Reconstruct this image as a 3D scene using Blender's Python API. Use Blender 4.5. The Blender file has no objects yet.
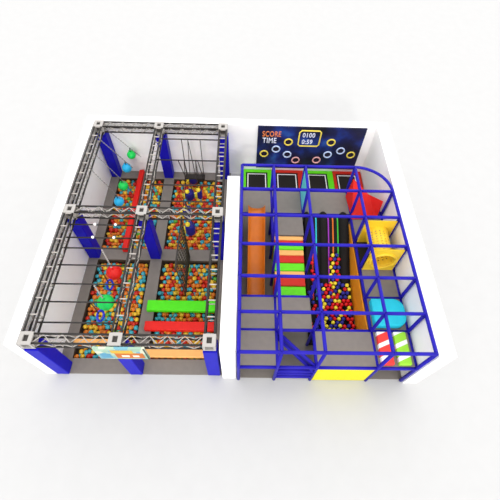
import bpy, bmesh, math, random
from mathutils import Vector, Matrix
random.seed(7)
S = bpy.context.scene
COL = S.collection

# ---------------------------------------------------------------- materials
def lin(h):
    h = h.lstrip('#')
    v = [int(h[i:i+2], 16)/255 for i in (0, 2, 4)]
    return tuple((c/12.92 if c <= .04045 else ((c+.055)/1.055)**2.4) for c in v) + (1,)

def mat(name, col, rough=.6, spec=.3, noise=0, nscale=8, metal=0, bump=0, bscale=60):
    m = bpy.data.materials.new(name); m.use_nodes = True
    nt = m.node_tree; b = nt.nodes['Principled BSDF']
    c = lin(col) if isinstance(col, str) else tuple(col)+(1,)
    b.inputs['Base Color'].default_value = c
    b.inputs['Roughness'].default_value = rough
    b.inputs['Specular IOR Level'].default_value = spec
    b.inputs['Metallic'].default_value = metal
    tc = nt.nodes.new('ShaderNodeTexCoord')
    if noise:
        n = nt.nodes.new('ShaderNodeTexNoise'); n.inputs['Scale'].default_value = nscale
        nt.links.new(tc.outputs['Object'], n.inputs['Vector'])
        r = nt.nodes.new('ShaderNodeValToRGB')
        r.color_ramp.elements[0].position = .3; r.color_ramp.elements[1].position = .7
        r.color_ramp.elements[0].color = tuple(x*(1-noise) for x in c[:3])+(1,)
        r.color_ramp.elements[1].color = tuple(min(1, x*(1+noise)) for x in c[:3])+(1,)
        nt.links.new(n.outputs['Fac'], r.inputs['Fac']); nt.links.new(r.outputs['Color'], b.inputs['Base Color'])
    if bump:
        n2 = nt.nodes.new('ShaderNodeTexNoise'); n2.inputs['Scale'].default_value = bscale
        nt.links.new(tc.outputs['Object'], n2.inputs['Vector'])
        bp = nt.nodes.new('ShaderNodeBump'); bp.inputs['Strength'].default_value = bump
        nt.links.new(n2.outputs['Fac'], bp.inputs['Height']); nt.links.new(bp.outputs['Normal'], b.inputs['Normal'])
    return m

M = dict(
    ground=mat('white_ground', (.55, .55, .55), .9, .1, .01, 2),
    wall=mat('white_wall', (.95, .94, .935), .8, .15, .01, 3),
    floor=mat('grey_floor_foam', '#817a74', .75, .2, .04, 5, bump=.05),
    deck=mat('grey_deck_vinyl', '#807973', .7, .2, .04, 5, bump=.05),
    deck_edge=mat('dark_deck_underside', '#4a4744', .8),
    pit=mat('dark_pit_lining', '#4c3f33', .8),
    pad=mat('navy_blue_vinyl', '#1814b0', .5, .15, .06, 6),
    steel=mat('blue_steel_tube', '#2118a2', .5, .2, .03, 9),
    chord=mat('black_steel_tube', '#24201d', .45, .4, .05, 8),
    lace=mat('silver_lacing', '#b9b3ad', .4, .4, .04, 8),
    node=mat('pale_grey_casting', '#aeaaa6', .45, .4, .03, 8),
    nodein=mat('dark_casting_socket', '#4a4643', .6),
    red=mat('red_foam_vinyl', '#e01a12', .5, .3, .03, 6),
    green=mat('lime_foam_vinyl', '#4fe010', .5, .3, .03, 6),
    peach=mat('peach_foam_vinyl', '#f6b469', .55, .3, .03, 6),
    brick=mat('brick_red_foam_vinyl', '#cc2a1a', .55, .3, .03, 6),
    slime=mat('bright_green_foam_vinyl', '#66e01c', .55, .3, .03, 6),
    orange=mat('orange_slide_plastic', '#cf6e12', .35, .4, .04, 4),
    orangepad=mat('orange_wall_vinyl', '#f29a22', .5, .3, .04, 4),
    yellow=mat('yellow_plastic', '#f7cf32', .4, .4, .02, 6),
    yellowpanel=mat('bright_yellow_vinyl', '#e2d800', .5, .3, .02, 6),
    cyan=mat('cyan_foam_vinyl', '#1fc2d8', .5, .3, .03, 5),
    aqua=mat('aqua_panel_vinyl', '#5fd0d8', .5, .3, .05, 3),
    stripered=mat('soft_red_vinyl', '#ef3a33', .55), stripegreen=mat('apple_green_vinyl', '#9ddb32', .55),
    white=mat('white_vinyl', '#f6f6f6', .55, .3),
    black=mat('black_carpet', '#232120', .9, .1, .15, 40, bump=.2),
    blackmat=mat('black_jump_mat', '#2a2725', .85, .15, .1, 60),
    mint=mat('green_rubber', '#12d85a', .4, .4), sky=mat('sky_blue_rubber', '#25b4ea', .4, .4),
    scarlet=mat('scarlet_rubber', '#ee1c14', .4, .4),
    ring=mat('blue_grip_plastic', '#2438c8', .4, .4),
    rope=mat('dark_rope', '#3a3532', .8), chain=mat('grey_chain', '#8f8a86', .4, .5, metal=.3),
    net=mat('dark_net_rope', '#3b372c', .85, .1, .15, 30),
    navy=mat('navy_bag_vinyl', '#1c1a7c', .5, .3), bagyellow=mat('yellow_bag_vinyl', '#f0d838', .5, .3),
    plank=mat('dark_plank', '#2d2825', .7),
    cyanline=mat('cyan_strip', '#2fc6cf', .6), purple=mat('purple_strip', '#a536c0', .6),
    orangeline=mat('orange_strip', '#e2731c', .6), greenline=mat('green_strip', '#3fbf36', .6),
    txt_orange=mat('score_letter_orange', '#f08a50', .5), txt_white=mat('screen_letter_white', '#e8ecff', .5),
    t_yellow=mat('target_yellow', '#f3dc5a', .5), t_white=mat('target_white', '#c9dcff', .5), t_pink=mat('target_pink', '#f0b4b4', .5),
    t_core=mat('target_dark_centre', '#201830', .6),
)
BALLS = dict(orange=mat('ball_orange', '#d6761f', .35, .4), yellow=mat('ball_yellow', '#e2b830', .35, .4),
             cyan=mat('ball_cyan', '#3aa5b5', .35, .4), red=mat('ball_red', '#c02612', .35, .4), green=mat('ball_green', '#58a83c', .35, .4))
POOL = dict(red=mat('pool_ball_red', '#e0121e', .35, .4), yellow=mat('pool_ball_yellow', '#f8e63c', .35, .4), blue=mat('pool_ball_blue', '#2c2f9e', .35, .4))

def screen_material():
    m = bpy.data.materials.new('score_screen_print'); m.use_nodes = True
    nt = m.node_tree; b = nt.nodes['Principled BSDF']; b.inputs['Roughness'].default_value = .5
    tc = nt.nodes.new('ShaderNodeTexCoord')
    n = nt.nodes.new('ShaderNodeTexNoise'); n.inputs['Scale'].default_value = 1.1; n.inputs['Detail'].default_value = 6
    nt.links.new(tc.outputs['Object'], n.inputs['Vector'])
    r = nt.nodes.new('ShaderNodeValToRGB'); e = r.color_ramp.elements
    e[0].position = .3; e[0].color = lin('#090a1e'); e[1].position = .78; e[1].color = lin('#2c62b4')
    k = e.new(.5); k.color = lin('#0e1648'); k = e.new(.62); k.color = lin('#162f80')
    nt.links.new(n.outputs['Fac'], r.inputs['Fac']); nt.links.new(r.outputs['Color'], b.inputs['Base Color'])
    return m
M['screen'] = screen_material()

def banner_material():
    m = bpy.data.materials.new('banner_print'); m.use_nodes = True
    nt = m.node_tree; b = nt.nodes['Principled BSDF']; b.inputs['Roughness'].default_value = .5
    tc = nt.nodes.new('ShaderNodeTexCoord'); mp = nt.nodes.new('ShaderNodeMapping'); mp.inputs['Scale'].default_value = (2.2, 1, 3.0)
    v = nt.nodes.new('ShaderNodeTexVoronoi'); v.inputs['Scale'].default_value = 1.6
    nt.links.new(tc.outputs['Object'], mp.inputs['Vector']); nt.links.new(mp.outputs['Vector'], v.inputs['Vector'])
    sx = nt.nodes.new('ShaderNodeSeparateColor'); nt.links.new(v.outputs['Color'], sx.inputs['Color'])
    r = nt.nodes.new('ShaderNodeValToRGB'); r.color_ramp.interpolation = 'CONSTANT'; e = r.color_ramp.elements
    e[0].color = lin('#a9c4ae'); e[1].position = .3; e[1].color = lin('#6fa9ba')
    for p_, c_ in ((.5, '#cfd2ba'), (.72, '#97b8a2')):
        k = e.new(p_); k.color = lin(c_)
    nt.links.new(sx.outputs[0], r.inputs['Fac']); nt.links.new(r.outputs['Color'], b.inputs['Base Color'])
    return m
M['banner'] = banner_material()

def stripe_material(name, col):
    m = bpy.data.materials.new(name); m.use_nodes = True
    nt = m.node_tree; b = nt.nodes['Principled BSDF']; b.inputs['Roughness'].default_value = .55
    tc = nt.nodes.new('ShaderNodeTexCoord'); sp = nt.nodes.new('ShaderNodeSeparateXYZ')
    nt.links.new(tc.outputs['Object'], sp.inputs[0])
    def mth(op, a, bb):
        n = nt.nodes.new('ShaderNodeMath'); n.operation = op
        for i, q in enumerate((a, bb)):
            if isinstance(q, (int, float)): n.inputs[i].default_value = q
            else: nt.links.new(q, n.inputs[i])
        return n.outputs[0]
    t = mth('SUBTRACT', sp.outputs['Y'], mth('MULTIPLY', sp.outputs['X'], .42))
    t = mth('FRACT', mth('DIVIDE', mth('ADD', t, 8.335), .42), 0)
    f = mth('LESS_THAN', t, .34)
    mx = nt.nodes.new('ShaderNodeMix'); mx.data_type = 'RGBA'
    mx.inputs['A'].default_value = lin(col); mx.inputs['B'].default_value = lin('#f4f2f0')
    nt.links.new(f, mx.inputs['Factor']); nt.links.new(mx.outputs['Result'], b.inputs['Base Color'])
    return m
M['redwhite'] = stripe_material('red_white_stripes', '#ef342c')
M['greenwhite'] = stripe_material('green_white_stripes', '#98da30')

# ---------------------------------------------------------------- mesh helpers
def bm_box(bm, x0, x1, y0, y1, z0, z1, mi=0):
    v = [bm.verts.new(c) for c in ((x0,y0,z0),(x1,y0,z0),(x1,y1,z0),(x0,y1,z0),(x0,y0,z1),(x1,y0,z1),(x1,y1,z1),(x0,y1,z1))]
    for f in ((3,2,1,0),(4,5,6,7),(0,1,5,4),(1,2,6,5),(2,3,7,6),(3,0,4,7)):
        bm.faces.new([v[i] for i in f]).material_index = mi

def bm_tube(bm, pts, r, n=10, cap=True, closed=False, mi=0):
    pts = [Vector(p) for p in pts]; N = len(pts); rings = []
    up = None
    for i, p in enumerate(pts):
        if closed: d = (pts[(i+1) % N]-pts[i-1]).normalized()
        else: d = (pts[min(i+1, N-1)]-pts[max(i-1, 0)]).normalized()
        if up is None:
            up = Vector((0,0,1)) if abs(d.z) < .9 else Vector((1,0,0))
        a = d.cross(up).normalized(); b = a.cross(d).normalized(); up = b
        rr = r[i] if isinstance(r, (list, tuple)) else r
        rings.append([bm.verts.new(p + a*rr*math.cos(t) + b*rr*math.sin(t)) for t in (2*math.pi*k/n for k in range(n))])
    for i in range(N if closed else N-1):
        A, B = rings[i], rings[(i+1) % N]
        for k in range(n):
            f = bm.faces.new((A[k], A[(k+1) % n], B[(k+1) % n], B[k])); f.smooth = True; f.material_index = mi
    if cap and not closed:
        bm.faces.new(rings[0][::-1]).material_index = mi; bm.faces.new(rings[-1]).material_index = mi

def bm_ball(bm, c, r, u=14, v=9, mi=0, sc=(1,1,1)):
    mtx = Matrix.Translation(Vector(c)) @ Matrix.Diagonal((*sc, 1))
    ret = bmesh.ops.create_uvsphere(bm, u_segments=u, v_segments=v, radius=r, matrix=mtx)
    for f in {f for w in ret['verts'] for f in w.link_faces}:
        f.smooth = True; f.material_index = mi

def bm_prism(bm, poly, axis, a, b, mi=0):
    # poly: 2D outline; axis 'x': points are (y,z); 'y': (x,z); 'z': (x,y)
    def P(q, t):
        return {'x': (t, q[0], q[1]), 'y': (q[0], t, q[1]), 'z': (q[0], q[1], t)}[axis]
    A = [bm.verts.new(P(q, a)) for q in poly]; B = [bm.verts.new(P(q, b)) for q in poly]
    n = len(poly)
    bm.faces.new(A).material_index = mi; bm.faces.new(B[::-1]).material_index = mi
    for i in range(n):
        bm.faces.new((A[i], B[i], B[(i+1) % n], A[(i+1) % n])).material_index = mi

def obj(name, bm, m, parent=None, bevel=0, origin=None, fixn=True):
    if fixn: bmesh.ops.recalc_face_normals(bm, faces=bm.faces)
    if origin is not None:
        bmesh.ops.translate(bm, verts=bm.verts, vec=-Vector(origin))
    me = bpy.data.meshes.new(name); bm.to_mesh(me); bm.free()
    for q in (m if isinstance(m, (list, tuple)) else [m]): me.materials.append(q)
    o = bpy.data.objects.new(name, me); COL.objects.link(o)
    if origin is not None: o.location = origin
    if parent is not None:
        o.parent = parent
        o.location = Vector(o.location) - Vector(parent.location)
    if bevel:
        md = o.modifiers.new('bevel', 'BEVEL'); md.width = bevel; md.segments = 3; md.limit_method = 'ANGLE'; md.angle_limit = math.radians(40)
    return o

def tag(o, label=None, cat=None, group=None, kind=None):
    if label: o['label'] = label
    if cat: o['category'] = cat
    if group: o['group'] = group
    if kind: o['kind'] = kind
    return o

def empty(name, loc, label=None, cat=None, group=None):
    o = bpy.data.objects.new(name, None); COL.objects.link(o); o.location = loc; o.empty_display_size = .2
    return tag(o, label, cat, group)

def box(name, x0, x1, y0, y1, z0, z1, m, parent=None, bevel=0):
    bm = bmesh.new(); bm_box(bm, x0, x1, y0, y1, z0, z1)
    return obj(name, bm, m, parent, bevel)

def tube(name, pts, r, m, parent=None, n=10):
    bm = bmesh.new(); bm_tube(bm, pts, r, n); return obj(name, bm, m, parent)

def structure(o, label, cat): return tag(o, label, cat, kind='structure')

def text_mesh(name, body, size, m, parent, loc, sx=1.0, shear=0):
    cu = bpy.data.curves.new(name+'_curve', 'FONT'); cu.body = body; cu.size = size; cu.extrude = .006; cu.shear = shear; cu.offset = .005; cu.space_character = 1.08
    t = bpy.data.objects.new(name+'_text', cu); COL.objects.link(t)
    dg = bpy.context.evaluated_depsgraph_get()
    me = bpy.data.meshes.new_from_object(t.evaluated_get(dg)); me.name = name
    bpy.data.objects.remove(t); bpy.data.curves.remove(cu)
    me.transform(Matrix.Translation(Vector(loc) - Vector(parent.location)) @ Matrix.Rotation(math.pi/2, 4, 'X') @ Matrix.Diagonal((sx, 1, 1, 1)))
    me.materials.clear(); me.materials.append(m)
    o = bpy.data.objects.new(name, me); COL.objects.link(o); o.parent = parent
    return o

# ---------------------------------------------------------------- setting
FX0, FX1, FY0, FY1 = -6.19, -.56, .12, 9.68          # grey floor of the left hall
PITS = [(-5.80, -3.68, .64, 4.70), (-5.80, -3.68, 5.24, 9.22), (-3.22, -.93, .64, 4.70), (-3.22, -.93, 5.24, 9.22)]
PITD = -.30
def bm_frame_plate(bm, outer, holes, z0, z1):
    xs = sorted({outer[0], outer[1], *[h[0] for h in holes], *[h[1] for h in holes]})
    ys = sorted({outer[2], outer[3], *[h[2] for h in holes], *[h[3] for h in holes]})
    for i in range(len(xs)-1):
        for j in range(len(ys)-1):
            cx, cy = (xs[i]+xs[i+1])/2, (ys[j]+ys[j+1])/2
            if any(h[0] < cx < h[1] and h[2] < cy < h[3] for h in holes): continue
            bm_box(bm, xs[i], xs[i+1], ys[j], ys[j+1], z0, z1)
    bmesh.ops.remove_doubles(bm, verts=bm.verts, dist=1e-5)
    # drop the doubled inner faces between neighbouring cells
    seen = {}
    for f in list(bm.faces):
        k = tuple(sorted(tuple(round(c, 4) for c in v.co) for v in f.verts)); seen.setdefault(k, []).append(f)
    kill = [f for fs in seen.values() if len(fs) > 1 for f in fs]
    bmesh.ops.delete(bm, geom=kill, context='FACES_ONLY')

bm = bmesh.new(); bm_frame_plate(bm, (-45, 45, -30, 60), [(-6.0, -.7, .4, 9.5)], -.10, -.03)
structure(obj('ground', bm, M['ground']), 'seamless white ground all around the play hall', 'ground')
bm = bmesh.new(); bm_frame_plate(bm, (FX0, FX1, FY0, FY1), PITS, -.03, 0)
structure(obj('floor', bm, M['floor']), 'grey foam floor with walkways between the ball pits', 'floor')
for i, (x0, x1, y0, y1) in enumerate(PITS):
    bm = bmesh.new()
    bm_box(bm, x0-.04, x1+.04, y0-.04, y1+.04, PITD-.04, PITD)
    bm_box(bm, x0-.04, x0, y0-.04, y1+.04, PITD, -.03); bm_box(bm, x1, x1+.04, y0-.04, y1+.04, PITD, -.03)
    bm_box(bm, x0, x1, y0-.04, y0, PITD, -.03); bm_box(bm, x0, x1, y1, y1+.04, PITD, -.03)
    structure(obj('floor_pit', bm, M['pit']), ['dark sunken lining of the front left ball pit', 'dark sunken lining of the back left ball pit',
              'dark sunken lining of the ball pit under the coloured beams', 'dark sunken lining of the back ball pit under the swing'][i], 'floor')
structure(box('floor', -.06, 5.66, .04, 9.68, -.03, 0, M['floor']), 'grey floor under the blue climbing frame', 'floor')
WH = 2.855
structure(box('wall_left', -6.53, -6.19, .12, 10.03, -.03, WH, M['wall']), 'thick white wall along the left side of the hall', 'wall')
structure(box('wall_back', -6.19, 5.66, 9.68, 10.03, -.03, WH, M['wall']), 'white wall across the back of both halls', 'wall')
structure(box('wall_right', 5.66, 6.16, -.08, 10.03, -.03, WH, M['wall']), 'thick white wall along the right side', 'wall')
structure(box('wall_middle', -.54, -.09, .02, 6.71, -.03, WH, M['wall']), 'white partition wall between the two halls', 'wall')

# ---------------------------------------------------------------- left hall: truss frame
T = 2.74; H = .14
LX = (-5.95, -3.47, -.83); LY = (.30, 4.95, 9.46)
frame = empty('truss_frame', (-3.47, 4.95, 0), 'black box-truss frame on blue padded posts above the ball pits', 'truss frame')

def truss(a, b, along):
    t = None
    a, b = a+.2, b-.2
    return a, b
def make_truss(p, q, axis):
    # p,q: node centres; box truss with four chords and lacing
    p, q = Vector(p), Vector(q); d = (q-p).normalized(); p = p + d*.19; q = q - d*.19
    side = Vector((0,1,0)) if axis == 'x' else Vector((1,0,0)); up = Vector((0,0,1))
    root = bpy.data.objects.new('truss', None); COL.objects.link(root); root.parent = frame
    root.location = (p+q)/2 - Vector(frame.location); root.empty_display_size = .1
    base = (p+q)/2
    def add(name, bm, m):
        o = obj(name, bm, m, None); o.data.transform(Matrix.Translation(-base)); o.parent = root; return o
    cs = [(s, u) for u in (1, -1) for s in (1, -1)]
    for s, u in cs:
        bm = bmesh.new(); off = side*H*s + up*H*u
        bm_tube(bm, [p+off, q+off], .034, 8); add('chord', bm, M['chord'])
    L = (q-p).length; bm = bmesh.new()
    if axis == 'x':
        n = max(4, int(round(L/.26)))
        for face in ((side*H, up), (-side*H, up), (up*H, side), (-up*H, side)):
            pts = [p + d*(L*i/n) + face[0] + face[1]*H*(.9 if i % 2 else -.9) for i in range(n+1)]
            bm_tube(bm, pts, .016, 6)
        for i in range(0, n+1, 3):
            c = p + d*(L*i/n)
            for e in (side*H, -side*H): bm_tube(bm, [c+e-up*H, c+e+up*H], .018, 6)
    else:
        n = max(5, int(round(L/.52)))
        for i in range(n+1):
            c = p + d*(L*i/n)
            bm_tube(bm, [c-side*H+up*H, c+side*H+up*H], .022, 6); bm_tube(bm, [c-side*H-up*H, c+side*H-up*H], .022, 6)
            bm_tube(bm, [c-side*H-up*H, c-side*H+up*H], .018, 6); bm_tube(bm, [c+side*H-up*H, c+side*H+up*H], .018, 6)
            if i < n:
                c2 = p + d*(L*(i+1)/n); s = 1 if i % 2 else -1
                bm_tube(bm, [c+side*H-up*H*s, c2+side*H+up*H*s], .016, 6); bm_tube(bm, [c-side*H-up*H*s, c2-side*H+up*H*s], .016, 6)
    add('lacing', bm, M['lace'])
for y in LY:
    for i in range(2): make_truss((LX[i], y, T), (LX[i+1], y, T), 'x')
for x in LX:
    for i in range(2): make_truss((x, LY[i], T), (x, LY[i+1], T), 'y')

def corner_node(x, y):
    h = .185; bm = bmesh.new()
    for zz in (T-h, T+h-.06): 
        # open square plates at top and bottom
        bm_frame_plate(bm, (x-h, x+h, y-h, y+h), [(x-.075, x+.075, y-.095, y+.095)], zz, zz+.06)
    for sx in (-1, 1):
        for sy in (-1, 1):
            bm_box(bm, x+sx*h-(.07 if sx > 0 else 0), x+sx*h+(0 if sx > 0 else .07), y+sy*h-(.07 if sy > 0 else 0), y+sy*h+(0 if sy > 0 else .07), T-h+.06, T+h-.06)
    o = obj('corner_node', bm, M['node'], frame)
    box('socket', x-.11, x+.11, y-.11, y+.11, T-.11, T+.11, M['nodein'], None).parent = o
    return o
for k, y in enumerate(LY):
    for i, x in enumerate(LX):
        n = corner_node(x, y)
        n.children[0].location = (0, 0, 0)
        bm = bmesh.new(); w = .21
        bm_box(bm, x-w, x+w, y-w, y+w, .0, T-.30)
        obj('post_pad', bm, M['pad'], frame, .03)
        bm = bmesh.new(); bm_box(bm, x-.12, x+.12, y-.12, y+.12, T-.31, T-.18)
        obj('post', bm, M['lace'], frame)

# overhead ladder rungs, carried on the lower chords
def rung(y, x0, x1, grips=()):
    o = tube('rung', [(x0, y, 2.735), (x1, y, 2.735)], .026, M['chord'], frame, 8)
    for gx in grips:
        bm = bmesh.new(); bm_ball(bm, (gx, y, 2.765), .05, 12, 8)
        g = obj('grip', bm, M['white'], None); g.parent = o
        g.location = -Vector(frame.location) - Vector(o.location) if False else (0, 0, 0)
    return o
for y, g in ((4.40, (-5.0, -4.3)), (3.86, (-4.95, -4.25)), (3.44, ()), (2.79, ()), (2.11, ()), (1.50, ()), (.84, ())):
    rung(y, LX[0]+.1, LX[1]-.1, g)
for y in (8.82, 7.61, 6.31, 5.52):
    rung(y, LX[1]+.1, LX[2]-.1)

# ---------------------------------------------------------------- hanging course, front left bay
def chain_bm(pts_top, pts_bot, r=.012, step=.09, bead=.028):
    bm = bmesh.new(); a, b = Vector(pts_top), Vector(pts_bot)
    bm_tube(bm, [a, b], r, 6); n = int((b-a).length/step)
    for i in range(1, n): bm_ball(bm, a+(b-a)*i/n, bead, 8, 5)
    return bm
def hanging_ball(top, z, r, m, label, mc):
    x, y, zt = top
    t = empty('hanging_ball', (x, y, z), label, 'hanging ball', 'balls hung over the pits')
    bm = bmesh.new(); bm_ball(bm, (x, y, z), r, 24, 16); bm_tube(bm, [(x, y, z+r*.96), (x, y, z+r+.05)], .06, 10)
    obj('ball', bm, m, t)
    obj('chain', chain_bm((x, y, zt), (x, y, z+r), .014, .1, .032), mc, t)
hanging_ball((-4.59, 3.44, 2.71), 1.15, .28, M['scarlet'], 'large red ball hanging on a grey chain over the front left pit', M['lace'])
hanging_ball((-4.54, 2.11, 2.71), 1.42, .28, M['mint'], 'large green ball hanging on a grey chain below the red one', M['lace'])
def hanging_ring(x, y, z, label):
    t = empty('hanging_ring', (x, y, z), label, 'hanging ring', 'grip rings hung between the large balls')
    bm = bmesh.new(); R = .17
    bm_tube(bm, [(x-R*.22*math.sin(a)+.02*math.cos(a), y+R*math.cos(a), z+R*math.sin(a)) for a in (2*math.pi*k/28 for k in range(28))], .038, 10, closed=True)
    obj('ring', bm, M['ring'], t)
    obj('strap', chain_bm((x, y, 2.71), (x, y, z+R), .016, .5, .02), M['rope'], t)
hanging_ring(-4.54, 2.79, 1.42, 'blue grip ring hanging between the large red and the large green ball')
hanging_ring(-4.49, 1.50, 1.72, 'blue grip ring hanging nearest the front, past the large green ball')

# slanting ropes with balls, back left bay
def rope_ball(a, b, k, r, m, label):
    a, b = Vector(a), Vector(b); q = a+(b-a)*k
    t = empty('rope_ball', tuple(a), label, 'hanging ball', 'balls on slanting ropes at the back')
    bm = chain_bm(a, b, .011, .12, .026); obj('rope', bm, M['chain'], t)
    z = q.z-.42
    bm = bmesh.new(); bm_ball(bm, (q.x, q.y, z), r, 24, 16)
    for s in (-.05, .05): bm_tube(bm, [(q.x+s, q.y, z+r*.9), (q.x+s, q.y, z+r+.06)], .03, 8)
    obj('ball', bm, m, t)
    obj('chain', chain_bm(q, (q.x, q.y, z+r), .014, .08, .03), M['rope'], t)
rope_ball((-5.64, 9.30, 2.76), (-4.53, 9.30, 1.26), .64, .19, M['mint'], 'green ball on the slanting rope nearest the back wall')
rope_ball((-5.80, 8.70, 2.76), (-4.81, 8.70, 1.17), .735, .21, M['sky'], 'sky blue ball on a slanting rope, second from the back wall')
rope_ball((-5.80, 7.85, 2.76), (-4.92, 7.85, .92), .76, .21, M['mint'], 'green ball on a slanting rope, third from the back wall')
rope_ball((-5.80, 7.05, 2.76), (-5.01, 7.05, .85), .78, .21, M['sky'], 'sky blue ball hanging just behind the middle truss')

# ---------------------------------------------------------------- padded beams across the pits
def beam(x0, x1, y0, y1, z0, z1, m, label):
    return tag(box('padded_beam', x0, x1, y0, y1, z0, z1, m, None, .03), label, 'beam')
beam(-4.86, -4.64, 5.05, 9.55, .0, .24, M['red'], 'long red padded beam running front to back over the back left pit')
beam(-3.47, -.90, 2.40, 2.82, .0, .20, M['green'], 'lime green padded beam lying across the front right ball pit')
beam(-3.44, -.90, 1.64, 1.98, .0, .20, M['red'], 'red padded beam lying across the pit in front of the green beam')
beam(-3.30, -.90, .68, .98, .0, .12, M['peach'], 'peach padded beam along the front edge of the pit beside the printed banner')
beam(-5.86, -4.20, 1.14, 1.40, .0, .12, M['peach'], 'short peach padded beam in the front left pit under the truss')

# swing plank
sw = empty('plank_swing', (-2.07, 8.42, 1.0), 'dark plank swing hanging on four ropes over the back pit', 'swing')
box('plank', -2.50, -1.64, 8.28, 8.56, .96, 1.03, M['plank'], sw, .01)
for x, y2, yr in ((-2.46, 8.52, 8.82), (-1.70, 8.52, 8.82), (-2.46, 8.32, 7.61), (-1.70, 8.32, 7.61)):
    tube('rope', [(x-.05, yr, 2.72), (x, y2, 1.0)], .018, M['rope'], sw, 6)

# navy stepping bags
def step_bag(x, y, z, r, h, label, s=1):
    t = empty('hanging_bag', (x, y, z), label, 'hanging bag', 'navy stepping bags')
    bm = bmesh.new(); bm_tube(bm, [(x, y, z-h/2), (x, y, z-h/2+.04), (x, y, z+h/2-.04), (x, y, z+h/2)], [r*.86, r, r, r*.86], 20)
    obj('bag', bm, M['navy'], t)
    bm = bmesh.new(); bm_tube(bm, [(x-r-.05*s, y-.02, z-h/2), (x-r-.05*s, y-.02, z+h*.15)], .065, 12)
    bm_ball(bm, (x-r*.35, y-.04, z+h/2+.04), .1, 14, 9)
    obj('foot_pad', bm, M['bagyellow'], t)
    for sx in (-1, 1): obj('strap', chain_bm((x, y, 2.71), (x+sx*r*.7, y, z+h/2-.02), .016, .4, .02), M['rope'], t)
step_bag(-2.02, 5.52, 1.10, .19, .56, 'navy stepping bag with yellow pads right in front of the middle truss')
step_bag(-2.20, 6.31, 1.15, .19, .45, 'navy stepping bag with yellow pads just behind the middle truss')
step_bag(-2.28, 7.61, .72, .20, .42, 'navy stepping bag with yellow pads in the middle of the back pit')
step_bag(-1.83, 7.61, .80, .11, .50, 'slim navy stepping bag hanging right beside the wider one')
step_bag(-2.25, 8.82, .42, .19, .34, 'navy stepping bag hanging low behind the plank swing')

# climbing net
bm = bmesh.new()
def netp(u, v):
    # u: front->back, v: top->bottom
    y = (2.80+(4.78-2.80)*u)*(1-v) + (3.08+(4.88-3.08)*u)*v
    x = -2.09 + .10*math.sin(math.pi*v)*math.sin(math.pi*u)
    return (x, y, 2.66*(1-v)+.03*v)
NU, NV = 11, 15
for i in range(NU+1): bm_tube(bm, [netp(i/NU, j/NV) for j in range(NV+1)], .013, 5)
for j in range(NV+1): bm_tube(bm, [netp(i/NU, j/NV) for i in range(NU+1)], .013, 5)
cn = empty('cargo_net', (-2.09, 3.9, 0), 'dark rope cargo net hanging down to the floor between the pits', 'net')
obj('net', bm, M['net'], cn)
bm = bmesh.new(); bm_tube(bm, [(-2.09, 2.68, 2.70), (-2.09, 4.83, 2.70)], .03, 8); obj('head_bar', bm, M['chord'], cn)
for y in (2.79, 4.40): pass

# printed banner on the front of the truss
bn = empty('printed_banner', (-3.35, .06, 2.0), 'colourful printed banner hung on the front truss over the middle post', 'banner')
box('board', -4.07, -2.63, .03, .09, 1.98, 2.88, M['banner'], bn)
bd = bn.children[0]
for nm, x0, x1, z0, z1, c in (('orange_print', -3.55, -2.74, 2.08, 2.50, '#c46a1c'), ('yellow_print', -3.62, -3.0, 2.50, 2.74, '#d4aa34'), ('white_print', -3.38, -3.16, 2.2, 2.34, '#f8eedc'),
                              ('white_print', -3.06, -2.88, 2.2, 2.34, '#f8eedc'), ('blue_print', -3.98, -3.68, 2.1, 2.45, '#5596b6'), ('dark_border', -2.67, -2.63, 1.98, 2.88, '#2e4a3a')):
    dy = .002 if 'white' in nm else 0
    bm = bmesh.new(); bm_box(bm, x0, x1, .022-dy*2, .032, z0, z1); obj(nm, bm, mat('banner_'+nm, c, .5), bn)

# ---------------------------------------------------------------- play balls of the left hall
R = .098
pos = []
for pi, (x0, x1, y0, y1) in enumerate(PITS):
    j = 0; y = y0+R+.01
    while y < y1-R:
        x = x0+R+(R if j % 2 else 0)+.005
        while x < x1-R:
            px, py = x+random.uniform(-.03, .03), y+random.uniform(-.025, .025)
            pos.append([px, py, random.uniform(-.16, -.108), pi]); x += 2*R+.012
        y += R*1.74+.008; j += 1
def near_beam(p): return False
names = list(BALLS); wts = [.27, .26, .25, .20, .02]
for q in pos: q.append(random.choices(names, wts)[0])
bm = bmesh.new(); bm_ball(bm, (0, 0, 0), R, 16, 10)
base = bpy.data.meshes.new('play_ball'); bm.to_mesh(base); bm.free()
bmesh_by = {}
for n in names:
    me = base.copy(); me.name = 'play_ball_'+n; me.materials.clear(); me.materials.append(BALLS[n]); bmesh_by[n] = me
front = sorted([q for q in pos if q[3] in (0, 2)], key=lambda q: q[1])[:300]
fid = {id(q) for q in front}
where = {0: 'at the near end of the front left ball pit', 2: 'at the near end of the pit crossed by the padded beams'}
for q in front:
    o = bpy.data.objects.new('play_ball', bmesh_by[q[4]]); o.location = q[:3]; o.scale = (random.uniform(.8, 1.02),)*3; COL.objects.link(o)
    tag(o, '%s play ball %s' % (q[4], where[q[3]]), 'ball', '%s play balls %s' % (q[4], where[q[3]]))
def sphere_template(u, v):
    bm = bmesh.new(); bm_ball(bm, (0, 0, 0), 1, u, v); bm.verts.index_update()
    V = [tuple(w.co) for w in bm.verts]; F = [tuple(w.index for w in f.verts) for f in bm.faces]; bm.free(); return V, F
tmpl = (sphere_template(12, 8), sphere_template(8, 5))
VV, FF, MI = [], [], []
def put(q, c, rr, k, mi):
    V, F = tmpl[k]; n0 = len(VV)
    VV.extend((c[0]+a*rr, c[1]+b*rr, c[2]+d*rr) for a, b, d in V); FF.extend(tuple(i+n0 for i in f) for f in F); MI.extend([mi]*len(F))
for q in pos:
    if id(q) not in fid: put(q, q[:3], R*random.uniform(.8, 1.08), 0, names.index(q[4]))
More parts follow.
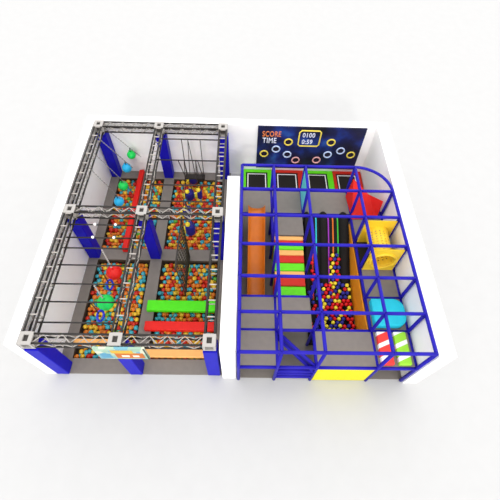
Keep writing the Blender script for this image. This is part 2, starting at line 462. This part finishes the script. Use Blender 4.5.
for q in pos:      # lower layer that shows in the gaps
    if q[0]+R*1.9 < PITS[q[3]][1] and q[1]+R*1.5 < PITS[q[3]][3]:
        put(q, (q[0]+R*.9, q[1]+R*.5, PITD+R+.002), R*.95, 1, random.randrange(4))
me = bpy.data.meshes.new('play_balls'); me.from_pydata(VV, [], FF)
for n in names: me.materials.append(BALLS[n])
me.polygons.foreach_set('material_index', MI); me.polygons.foreach_set('use_smooth', [True]*len(FF)); me.update()
o = bpy.data.objects.new('play_balls', me); COL.objects.link(o)
tag(o, 'multicoloured play balls filling the rest of the four ball pits', 'balls', kind='stuff')

# ---------------------------------------------------------------- right hall: blue frame
CX = (0, 1.2145, 2.4487, 4.3697, 5.5948); D = 1.22; CY = [D*j for j in range(7)]
ZT, ZM, TR = 2.85, 1.40, .056
pf = empty('climbing_frame', (2.8, 3.66, 0), 'blue tubular steel climbing frame with grey decks on the right side', 'climbing frame')
for j, y in enumerate(CY):
    for i, x in enumerate(CX):
        if i == 4 and j == 6: continue
        tube('post', [(x, y, 0), (x, y, ZT)], TR, M['steel'], pf)
def xb(i, j, z): tube('cross_beam', [(CX[i], CY[j], z), (CX[i+1], CY[j], z)], TR, M['steel'], pf)
def yb(i, j, z): tube('side_beam', [(CX[i], CY[j], z), (CX[i], CY[j+1], z)], TR, M['steel'], pf)
for j in range(7):
    for i in range(4):
        if not (i == 3 and j == 6): xb(i, j, ZT)
for i in range(5):
    for j in range(6):
        if i == 4 and j == 5: continue
        yb(i, j, ZT)
MIDX = {0: (0,1,2,5,6), 1: (0,1,2,5,6), 2: (0,1,5,6), 3: (0,1,2,3,4,5)}
for i, js in MIDX.items():
    for j in js: xb(i, j, ZM)
MIDY = {0: (0,1,2,3,4,5), 1: (0,1,4,5), 2: (0,5), 3: (0,1,2,3,4,5), 4: (0,1,2,3,4)}
for i, js in MIDY.items():
    for j in js: yb(i, j, ZM)
for z in (ZT, ZM):
    r = CX[4]-CX[3]
    tube('corner_arch', [(CX[3]+r*math.sin(a), CY[5]+D*math.cos(a), z) for a in (math.pi/2*k/16 for k in range(17))], TR, M['steel'], pf)
# decks: grey panels in the mid-height frame
decks = [(0,1,0,1),(0,1,1,2),(1,2,1,2),(2,3,0,1),(3,4,0,1),(3,4,1,2),(3,4,2,3),(3,4,3,4),(3,4,4,5),(0,1,5,6),(1,2,4,5),(1,2,5,6),(2,3,5,6)]
for a, b, c, d in decks:
    e = .03
    y0 = 5.06 if (a, c) == (1, 4) else CY[c]+e
    m = M['blackmat'] if (a, c) == (3, 3) else M['deck']
    box('deck_panel', CX[a]+e, CX[b]-e, y0, CY[d]-e, ZM-.03, ZM+.035, m, pf, .012)
# curved corner deck
r = CX[4]-CX[3]-.04
bm = bmesh.new(); bm_prism(bm, [(CX[3]+.03, CY[5]+.03)]+[(CX[3]+r*math.sin(a), CY[5]+(D-.04)*math.cos(a)) for a in (math.pi/2*k/12 for k in range(12, -1, -1))], 'z', ZM-.03, ZM+.035)
obj('deck_panel', bm, M['deck'], pf)
for z in (1.02, .72, .38):
    tube('entry_step', [(CX[1], 0, z), (CX[2], 0, z)], TR*(1.1), M['steel'], pf)
bm = bmesh.new(); a, b = Vector((1.26, 1.16, ZM)), Vector((2.42, .03, ZM)); n = Vector((b-a)).cross(Vector((0,0,1))).normalized()
bm_tube(bm, [a, b], TR, 10); obj('diagonal_brace', bm, M['steel'], pf)
bm = bmesh.new(); bm_tube(bm, [a+n*.12+Vector((0,0,-.12)), b+n*.12+Vector((0,0,-.12))], TR, 10); obj('diagonal_brace', bm, M['steel'], pf)
bm = bmesh.new(); vv = [bm.verts.new(q) for q in (a, b, b+n*.12+Vector((0,0,-.12)), a+n*.12+Vector((0,0,-.12)))]; ww = [bm.verts.new(q.co+Vector((0,0,-.02))) for q in vv]
bm.faces.new(vv); bm.faces.new(ww[::-1]); [bm.faces.new((vv[k], ww[k], ww[(k+1) % 4], vv[(k+1) % 4])) for k in range(4)]
obj('brace_panel', bm, M['navy'], pf)
box('skirt_panel', CX[2]+.06, CX[3]-.06, -.02, .03, .02, 1.33, M['yellowpanel'], pf)['label'] = 'bright yellow skirt panel under the front deck'
box('net_panel', CX[2]-.02, CX[2]+.02, CY[5]+.06, CY[6]-.06, ZM+.06, ZT-.06, M['aqua'], pf)['label'] = 'aqua side panel near the trampolines'

# trampolines
def trampoline(x0, x1, m0, m1, m, label):
    y0, y1 = 7.40, 9.66; z0, z1 = 0, .30
    t = empty('trampoline', ((x0+x1)/2, (y0+y1)/2, 0), label, 'trampoline', 'trampolines under the score screen')
    bm = bmesh.new(); bm_frame_plate(bm, (x0, x1, y0, y1), [(m0-.07, m1+.07, y0+.30, 9.49)], z1-.08, z1); obj('pad', bm, m, t)
    bm = bmesh.new(); bm_frame_plate(bm, (x0+.02, x1-.02, y0+.02, y1-.02), [(x0+.1, x1-.1, y0+.1, y1-.1)], 0, z1-.08); obj('base', bm, M['blackmat'], t)
    box('jump_mat', m0-.07, m1+.07, y0+.30, 9.49, z1-.06, z1-.035, M['blackmat'], t)
    bm = bmesh.new(); bm_frame_plate(bm, (m0, m1, y0+.38, 9.42), [(m0+.045, m1-.045, y0+.425, 9.375)], z1-.035, z1-.03); obj('border_line', bm, M['white'], t)
trampoline(.06, 1.37, .24, 1.11, M['slime'], 'lime green padded trampoline in the back left corner of the frame')
trampoline(1.39, 2.86, 1.64, 2.54, M['brick'], 'red padded trampoline second from the left below the screen')
trampoline(2.88, 4.27, 3.10, 3.94, M['slime'], 'lime green padded trampoline between the two red ones')
trampoline(4.29, 5.62, 4.49, 5.36, M['brick'], 'red padded trampoline at the right end of the row')

# score screen
ss = empty('score_screen', (2.94, 9.65, .46), 'dark blue score screen with rings and lettering on the back wall', 'screen')
box('panel', .63, 5.25, 9.63, 9.675, .46, 2.83, M['screen'], ss)
text_mesh('score_lettering', 'SCORE', .40, M['txt_orange'], ss, (.83, 9.622, 2.31), .62)
text_mesh('time_lettering', 'TIME', .40, M['txt_white'], ss, (.85, 9.622, 1.96), .68)
text_mesh('score_digits', '0100', .33, M['txt_white'], ss, (2.56, 9.622, 2.31), .78)
text_mesh('time_digits', '0:59', .33, M['txt_white'], ss, (2.57, 9.622, 1.95), .78)
bm = bmesh.new()
oc = [(2.42, 1.92), (2.42, 2.56), (2.50, 2.66), (3.26, 2.66), (3.34, 2.58), (3.34, 1.92), (3.26, 1.83), (2.50, 1.83)]
bm_tube(bm, [(x, 9.62, z) for x, z in oc], .032, 8, closed=True); obj('digit_frame', bm, M['t_yellow'], ss)
for x, z, c in ((1.99,2.03,'t_yellow'),(1.48,1.62,'t_white'),(.96,1.34,'t_yellow'),(2.01,1.32,'t_white'),(2.43,.99,'t_pink'),(3.39,1.02,'t_pink'),(3.84,1.36,'t_white'),(3.86,2.06,'t_yellow'),(4.38,1.60,'t_white'),(4.89,1.37,'t_yellow')):
    bm = bmesh.new(); bm_tube(bm, [(x+.165*math.cos(a), 9.62, z+.165*math.sin(a)) for a in (2*math.pi*k/28 for k in range(28))], .033, 8, closed=True)
    o = obj('target_ring', bm, M[c], ss)
    bm = bmesh.new(); bm_tube(bm, [(x, 9.625, z), (x, 9.632, z)], .15, 24); q = obj('target_disc', bm, M['t_core'], None); q.parent = o
for tr in [c for c in ss.children if c.name.startswith('target_ring')]:
    for q in tr.children: q.location = (0, 0, 0)

# orange slide (half-pipe)
sl = empty('orange_slide', (.6, 4.6, 0), 'orange half-pipe slide coming down to the floor behind the front deck', 'slide')
bm = bmesh.new()
def slide_sec(y, z, w=.305, dep=.20, th=.03, cx=.60):
    out = []
    n = 14
    for k in range(n+1):
        a = math.pi*(k/n); out.append((cx-w*math.cos(a), y, z+dep-dep*1.0*math.sin(a)))
    for k in range(n, -1, -1):
        a = math.pi*(k/n); out.append((cx-(w+th)*math.cos(a), y, z+dep-(dep+th)*math.sin(a)-(.0 if 0 < k < n else .0)))
    return out
prof = [(6.30, 1.475), (6.05, 1.475), (5.8, 1.40), (5.0, 1.02), (4.2, .66), (3.5, .36), (3.15, .24), (2.80, .21)]
rows = [[bm.verts.new(c) for c in slide_sec(y, z)] for y, z in prof]
for A, B in zip(rows, rows[1:]):
    n = len(A)
    for k in range(n):
        f = bm.faces.new((A[k], A[(k+1) % n], B[(k+1) % n], B[k])); f.smooth = True
n2 = len(rows[0])//2
for Rw in (rows[0], rows[-1]):
    for k in range(n2-1): bm.faces.new((Rw[k], Rw[k+1], Rw[-2-k], Rw[-1-k]))
obj('chute', bm, M['orange'], sl)
box('foot', .35, .85, 2.84, 3.0, 0, .17, M['orange'], sl); box('foot', .42, .78, 4.5, 4.6, 0, .74, M['orange'], sl)

# foam stairs
st = empty('foam_stairs', (1.9, 3.8, 0), 'soft foam stairs in lime green, red and peach blocks', 'stairs')
cols = ['slime', 'brick', 'peach']
NS = 9; SY = [2.52, 3.07, 3.48, 3.66, 3.98, 4.28, 4.5, 4.7, 4.87, 5.04]
for k in range(NS):
    y0, y1 = SY[k], SY[k+1]
    x0, x1 = 1.28, 2.39
    o = box('step', x0, x1, y0+.004, y1-.004, 0, .98+.40*k/(NS-1), M[cols[k % 3]], st, .02)

# black donut slide with ridges, and its pool
bs = empty('black_slide', (3.4, 4.5, 0), 'black carpeted lane slide with coloured lines running into the ball pool', 'slide')
SP = [(6.08, 1.42), (5.8, 1.38), (5.0, 1.02), (4.2, .62), (3.5, .30), (2.9, .10), (1.30, .06)]
def sz(y):
    for (ya_, za), (yb2, zb) in zip(SP, SP[1:]):
        if yb2 <= y <= ya_: return za+(zb-za)*(ya_-y)/(ya_-yb2)
    return SP[-1][1] if y < SP[-1][0] else SP[0][1]
bm = bmesh.new(); bm_prism(bm, [(y, z) for y, z in SP]+[(1.30, 0.01), (2.9, .01), (6.08, .9)], 'x', CX[2]+.07, CX[3]-.11); obj('slide_bed', bm, M['black'], bs)
for cx, rr in ((2.60, .10), (3.25, .155), (4.05, .155)):
    bm = bmesh.new(); ys = [6.16, 6.08, 5.8, 5.4, 5.0, 4.6, 4.2, 3.8, 3.5, 3.1, 2.9, 2.3]
    bm_tube(bm, [(cx, y, sz(min(y, 6.08))+.03) for y in ys], [rr*.6]+[rr]*10+[rr*.9], 14); obj('lane_ridge', bm, M['black'], bs)
for cx, c in ((2.96, 'cyanline'), (3.45, 'purple'), (3.63, 'orangeline'), (3.82, 'greenline'), (2.82, 'brick')):
    bm = bmesh.new(); ys = [6.06, 5.8, 5.0, 4.2, 3.5, 2.95]
    up = [bm.verts.new((cx-.024, y, sz(y)+.012)) for y in ys]; dn = [bm.verts.new((cx+.024, y, sz(y)+.012)) for y in ys]
    ul = [bm.verts.new((cx-.024, y, sz(y)-.01)) for y in ys]; dl = [bm.verts.new((cx+.024, y, sz(y)-.01)) for y in ys]
    for k in range(len(ys)-1):
        bm.faces.new((up[k], up[k+1], dn[k+1], dn[k])); bm.faces.new((up[k], ul[k], ul[k+1], up[k+1])); bm.faces.new((dn[k], dn[k+1], dl[k+1], dl[k]))
    bm.faces.new((up[0], dn[0], dl[0], ul[0])); bm.faces.new((up[-1], ul[-1], dl[-1], dn[-1]))
    obj('lane_line', bm, M[c], bs)
bm = bmesh.new(); bm_prism(bm, [(1.30, .10), (1.30, 1.34), (5.70, 1.34), (5.70, 1.30), (3.3, .22)], 'x', CX[3]-.10, CX[3]-.07)
obj('side_wall', bm, M['orangepad'], bs)['label'] = 'orange padded side wall'
box('pool_wall', CX[2]+.07, CX[3]-.07, 1.20, 1.30, 0, .42, M['black'], bs, .02)

# pool balls
r = .074
bmesh_pool = {}
bm = bmesh.new(); bm_ball(bm, (0, 0, 0), r, 16, 10); bb = bpy.data.meshes.new('pool_ball'); bm.to_mesh(bb); bm.free()
for n, m in POOL.items():
    me = bb.copy(); me.name = 'pool_ball_'+n; me.materials.clear(); me.materials.append(m); bmesh_pool[n] = me
pb = []
x0, x1 = CX[2]+.17, CX[3]-.20
j = 0; y = 1.40
while y < 4.55:
    x = x0+(r if j % 2 else 0)
    while x < x1:
        if y < 1.9: p = .97
        elif y < 3.0: p = .93 if x > 3.02 else .55
        else:
            w = max(0, 1-(y-3.0)/1.6); p = .95*(1 if abs(x-3.66) < .26+.55*w*w else 0)
            if x < 2.95 and random.random() < .35 and y < 4.3: p = .9
        inr = any(abs(x-cx) < rr+.03 and y > 2.3 for cx, rr in ((3.25, .155), (4.05, .155), (2.60, .10)))
        if random.random() < p and not (inr and y > 3.45):
            zz = sz(y)+r+.012
            if y < 3.0 and x > 3.0 : zz += random.uniform(.10, .17)
            if inr and y > 2.2: zz = max(zz, sz(y)+.03+.155+r)
            pb.append((x+random.uniform(-.006, .006), y+random.uniform(-.006, .006), zz))
        x += 2*r+.014
    y += r*1.76+.012; j += 1
for q in pb:
    n = random.choices(['red', 'yellow', 'blue'], [.46, .26, .28])[0]
    if q[0] < 3.05: n = random.choices(['red', 'yellow', 'blue'], [.45, .05, .5])[0]
    o = bpy.data.objects.new('pool_ball', bmesh_pool[n]); o.location = q; COL.objects.link(o)
    tag(o, 'small %s ball at the foot of the black slide' % n, 'ball', '%s balls in the slide pool' % n)

# obstacle lane on the right deck
DZ = ZM+.036
WZ = ZM+.06
bm = bmesh.new()
v = [bm.verts.new(c) for c in ((4.40, 7.18, 2.40), (4.28, 7.06, WZ), (4.37, 5.84, WZ), (5.36, 5.90, WZ), (5.50, 6.40, WZ), (5.50, 6.22, 2.16), (5.02, 6.66, 2.06), (4.98, 6.80, WZ))]
for f in ((0,1,2), (0,2,6), (2,3,6), (3,5,6), (3,4,5), (4,7,6,5), (7,1,0,6), (1,7,4,3,2)): bm.faces.new([v[i] for i in f])
tag(obj('foam_wedge', bm, M['red'], None, .02), 'red faceted foam wedge peaking in the back right corner of the frame', 'foam wedge')

tn = empty('crawl_tunnel', (5.0, 4.25, DZ), 'yellow perforated crawl tunnel between two square plates', 'tunnel')
TX, TZ, TRAD = 4.98, 2.06, .39
def ring_plate(y, x0, x1):
    z0, z1 = DZ, 2.745; N = 40; bm = bmesh.new(); th = .035
    def sq(a):
        c, s = math.cos(a), math.sin(a); k = min((x1-TX)/c if c > 1e-6 else (x0-TX)/c if c < -1e-6 else 1e9, (z1-TZ)/s if s > 1e-6 else (z0-TZ)/s if s < -1e-6 else 1e9)
        return TX+c*k, TZ+s*k
    angs = sorted([2*math.pi*k/N for k in range(N)]+[math.atan2(zz-TZ, xx-TX) % (2*math.pi) for xx in (x0, x1) for zz in (z0, z1)])
    N = len(angs)
    L = []
    for yy in (y-th/2, y+th/2):
        L.append(([bm.verts.new((sq(a)[0], yy, sq(a)[1])) for a in angs], [bm.verts.new((TX+TRAD*math.cos(a), yy, TZ+TRAD*math.sin(a))) for a in angs]))
    for k in range(N):
        q = (k+1) % N
        bm.faces.new((L[0][0][k], L[0][0][q], L[0][1][q], L[0][1][k])); bm.faces.new((L[1][0][k], L[1][1][k], L[1][1][q], L[1][0][q]))
        bm.faces.new((L[0][0][k], L[1][0][k], L[1][0][q], L[0][0][q])); bm.faces.new((L[0][1][k], L[0][1][q], L[1][1][q], L[1][1][k]))
    return obj('plate', bm, M['yellow'], tn)
PY = (3.58, 4.80)
for y in PY: ring_plate(y, 4.43, 5.53)
bm = bmesh.new(); bm_tube(bm, [(TX+(TRAD+.04)*math.cos(a), PY[0]-.03, TZ+(TRAD+.04)*math.sin(a)) for a in (2*math.pi*k/36 for k in range(36))], .05, 8, closed=True); obj('rim', bm, M['yellow'], tn)
# perforated pipe: ring of quads with square holes left out
bm = bmesh.new(); NA, NL = 48, 33; gv = [[bm.verts.new((TX+TRAD*math.cos(2*math.pi*a/NA), PY[0]+(PY[1]-PY[0])*l/NL, TZ+TRAD*math.sin(2*math.pi*a/NA))) for a in range(NA)] for l in range(NL+1)]
for l in range(NL):
    for a in range(NA):
        if 3 < l < NL-3 and l % 3 == 0 and a % 3 == 0: continue
        f = bm.faces.new((gv[l][a], gv[l][(a+1) % NA], gv[l+1][(a+1) % NA], gv[l+1][a])); f.smooth = True
o = obj('pipe', bm, M['yellow'], tn); md = o.modifiers.new('wall', 'SOLIDIFY'); md.thickness = .02

# teal bolster: block rounded on the right
bm = bmesh.new(); x0, x1, y0, y1, rr = 4.44, 5.53, 1.30, 2.27, .34
poly = [(x0, y0)] + [(x1-rr+rr*math.sin(a), y0+rr-rr*math.cos(a)) for a in (math.pi/2*k/10 for k in range(11))] + [(x1-rr+rr*math.cos(a), y1-rr+rr*math.sin(a)) for a in (math.pi/2*k/10 for k in range(11))] + [(x0, y1)]
bm_prism(bm, poly, 'z', DZ, DZ+.30)
tag(obj('foam_block', bm, M['cyan'], None, .05), 'turquoise foam block rounded on its right side, on the right deck', 'foam block')
# striped ramps
for nm, xa, xb_, m, lab in (('red', 4.47, 4.87, 'redwhite', 'red and white striped foam pad at the front of the right deck'), ('green', 5.02, 5.42, 'greenwhite', 'green and white striped foam pad beside the right wall')):
    bm = bmesh.new(); bm_box(bm, xa, xb_, .07, 1.14, DZ, DZ+.17)
    o = obj('striped_pad', bm, M[m], None, .03, origin=((xa+xb_)/2, .6, DZ)); tag(o, lab, 'foam pad', 'striped pads on the right deck')

# ---------------------------------------------------------------- light, camera
w = bpy.data.worlds.new('overcast'); S.world = w; w.use_nodes = True
bgn = w.node_tree.nodes['Background']; bgn.inputs['Color'].default_value = (1, .995, .99, 1); bgn.inputs['Strength'].default_value = 1.68
sd = bpy.data.lights.new('low_sun', 'SUN'); sd.energy = .8; sd.angle = math.radians(6); sd.color = (1, .98, .95)
so = bpy.data.objects.new('low_sun', sd); COL.objects.link(so); so.location = (0, -12, 8)
so.rotation_euler = (math.radians(90-26), 0, 0)

cd = bpy.data.cameras.new('camera'); cam = bpy.data.objects.new('camera', cd); COL.objects.link(cam)
cd.sensor_width = 36; cd.lens = 379.239/500*36; cd.clip_end = 300
pit, yaw, rol = .5801025624658649, -.0375030778336321, .04910250794275507
cam.matrix_world = Matrix.Translation((.05398, -3.4233, 13.2761)) @ Matrix.Rotation(yaw, 4, 'Z') @ Matrix.Rotation(pit, 4, 'X') @ Matrix.Rotation(rol, 4, 'Z')
S.camera = cam
S.view_settings.view_transform = 'Standard'; S.view_settings.look = 'None'; S.view_settings.gamma = 1; S.view_settings.use_curve_mapping = False
S.view_settings.exposure = 0
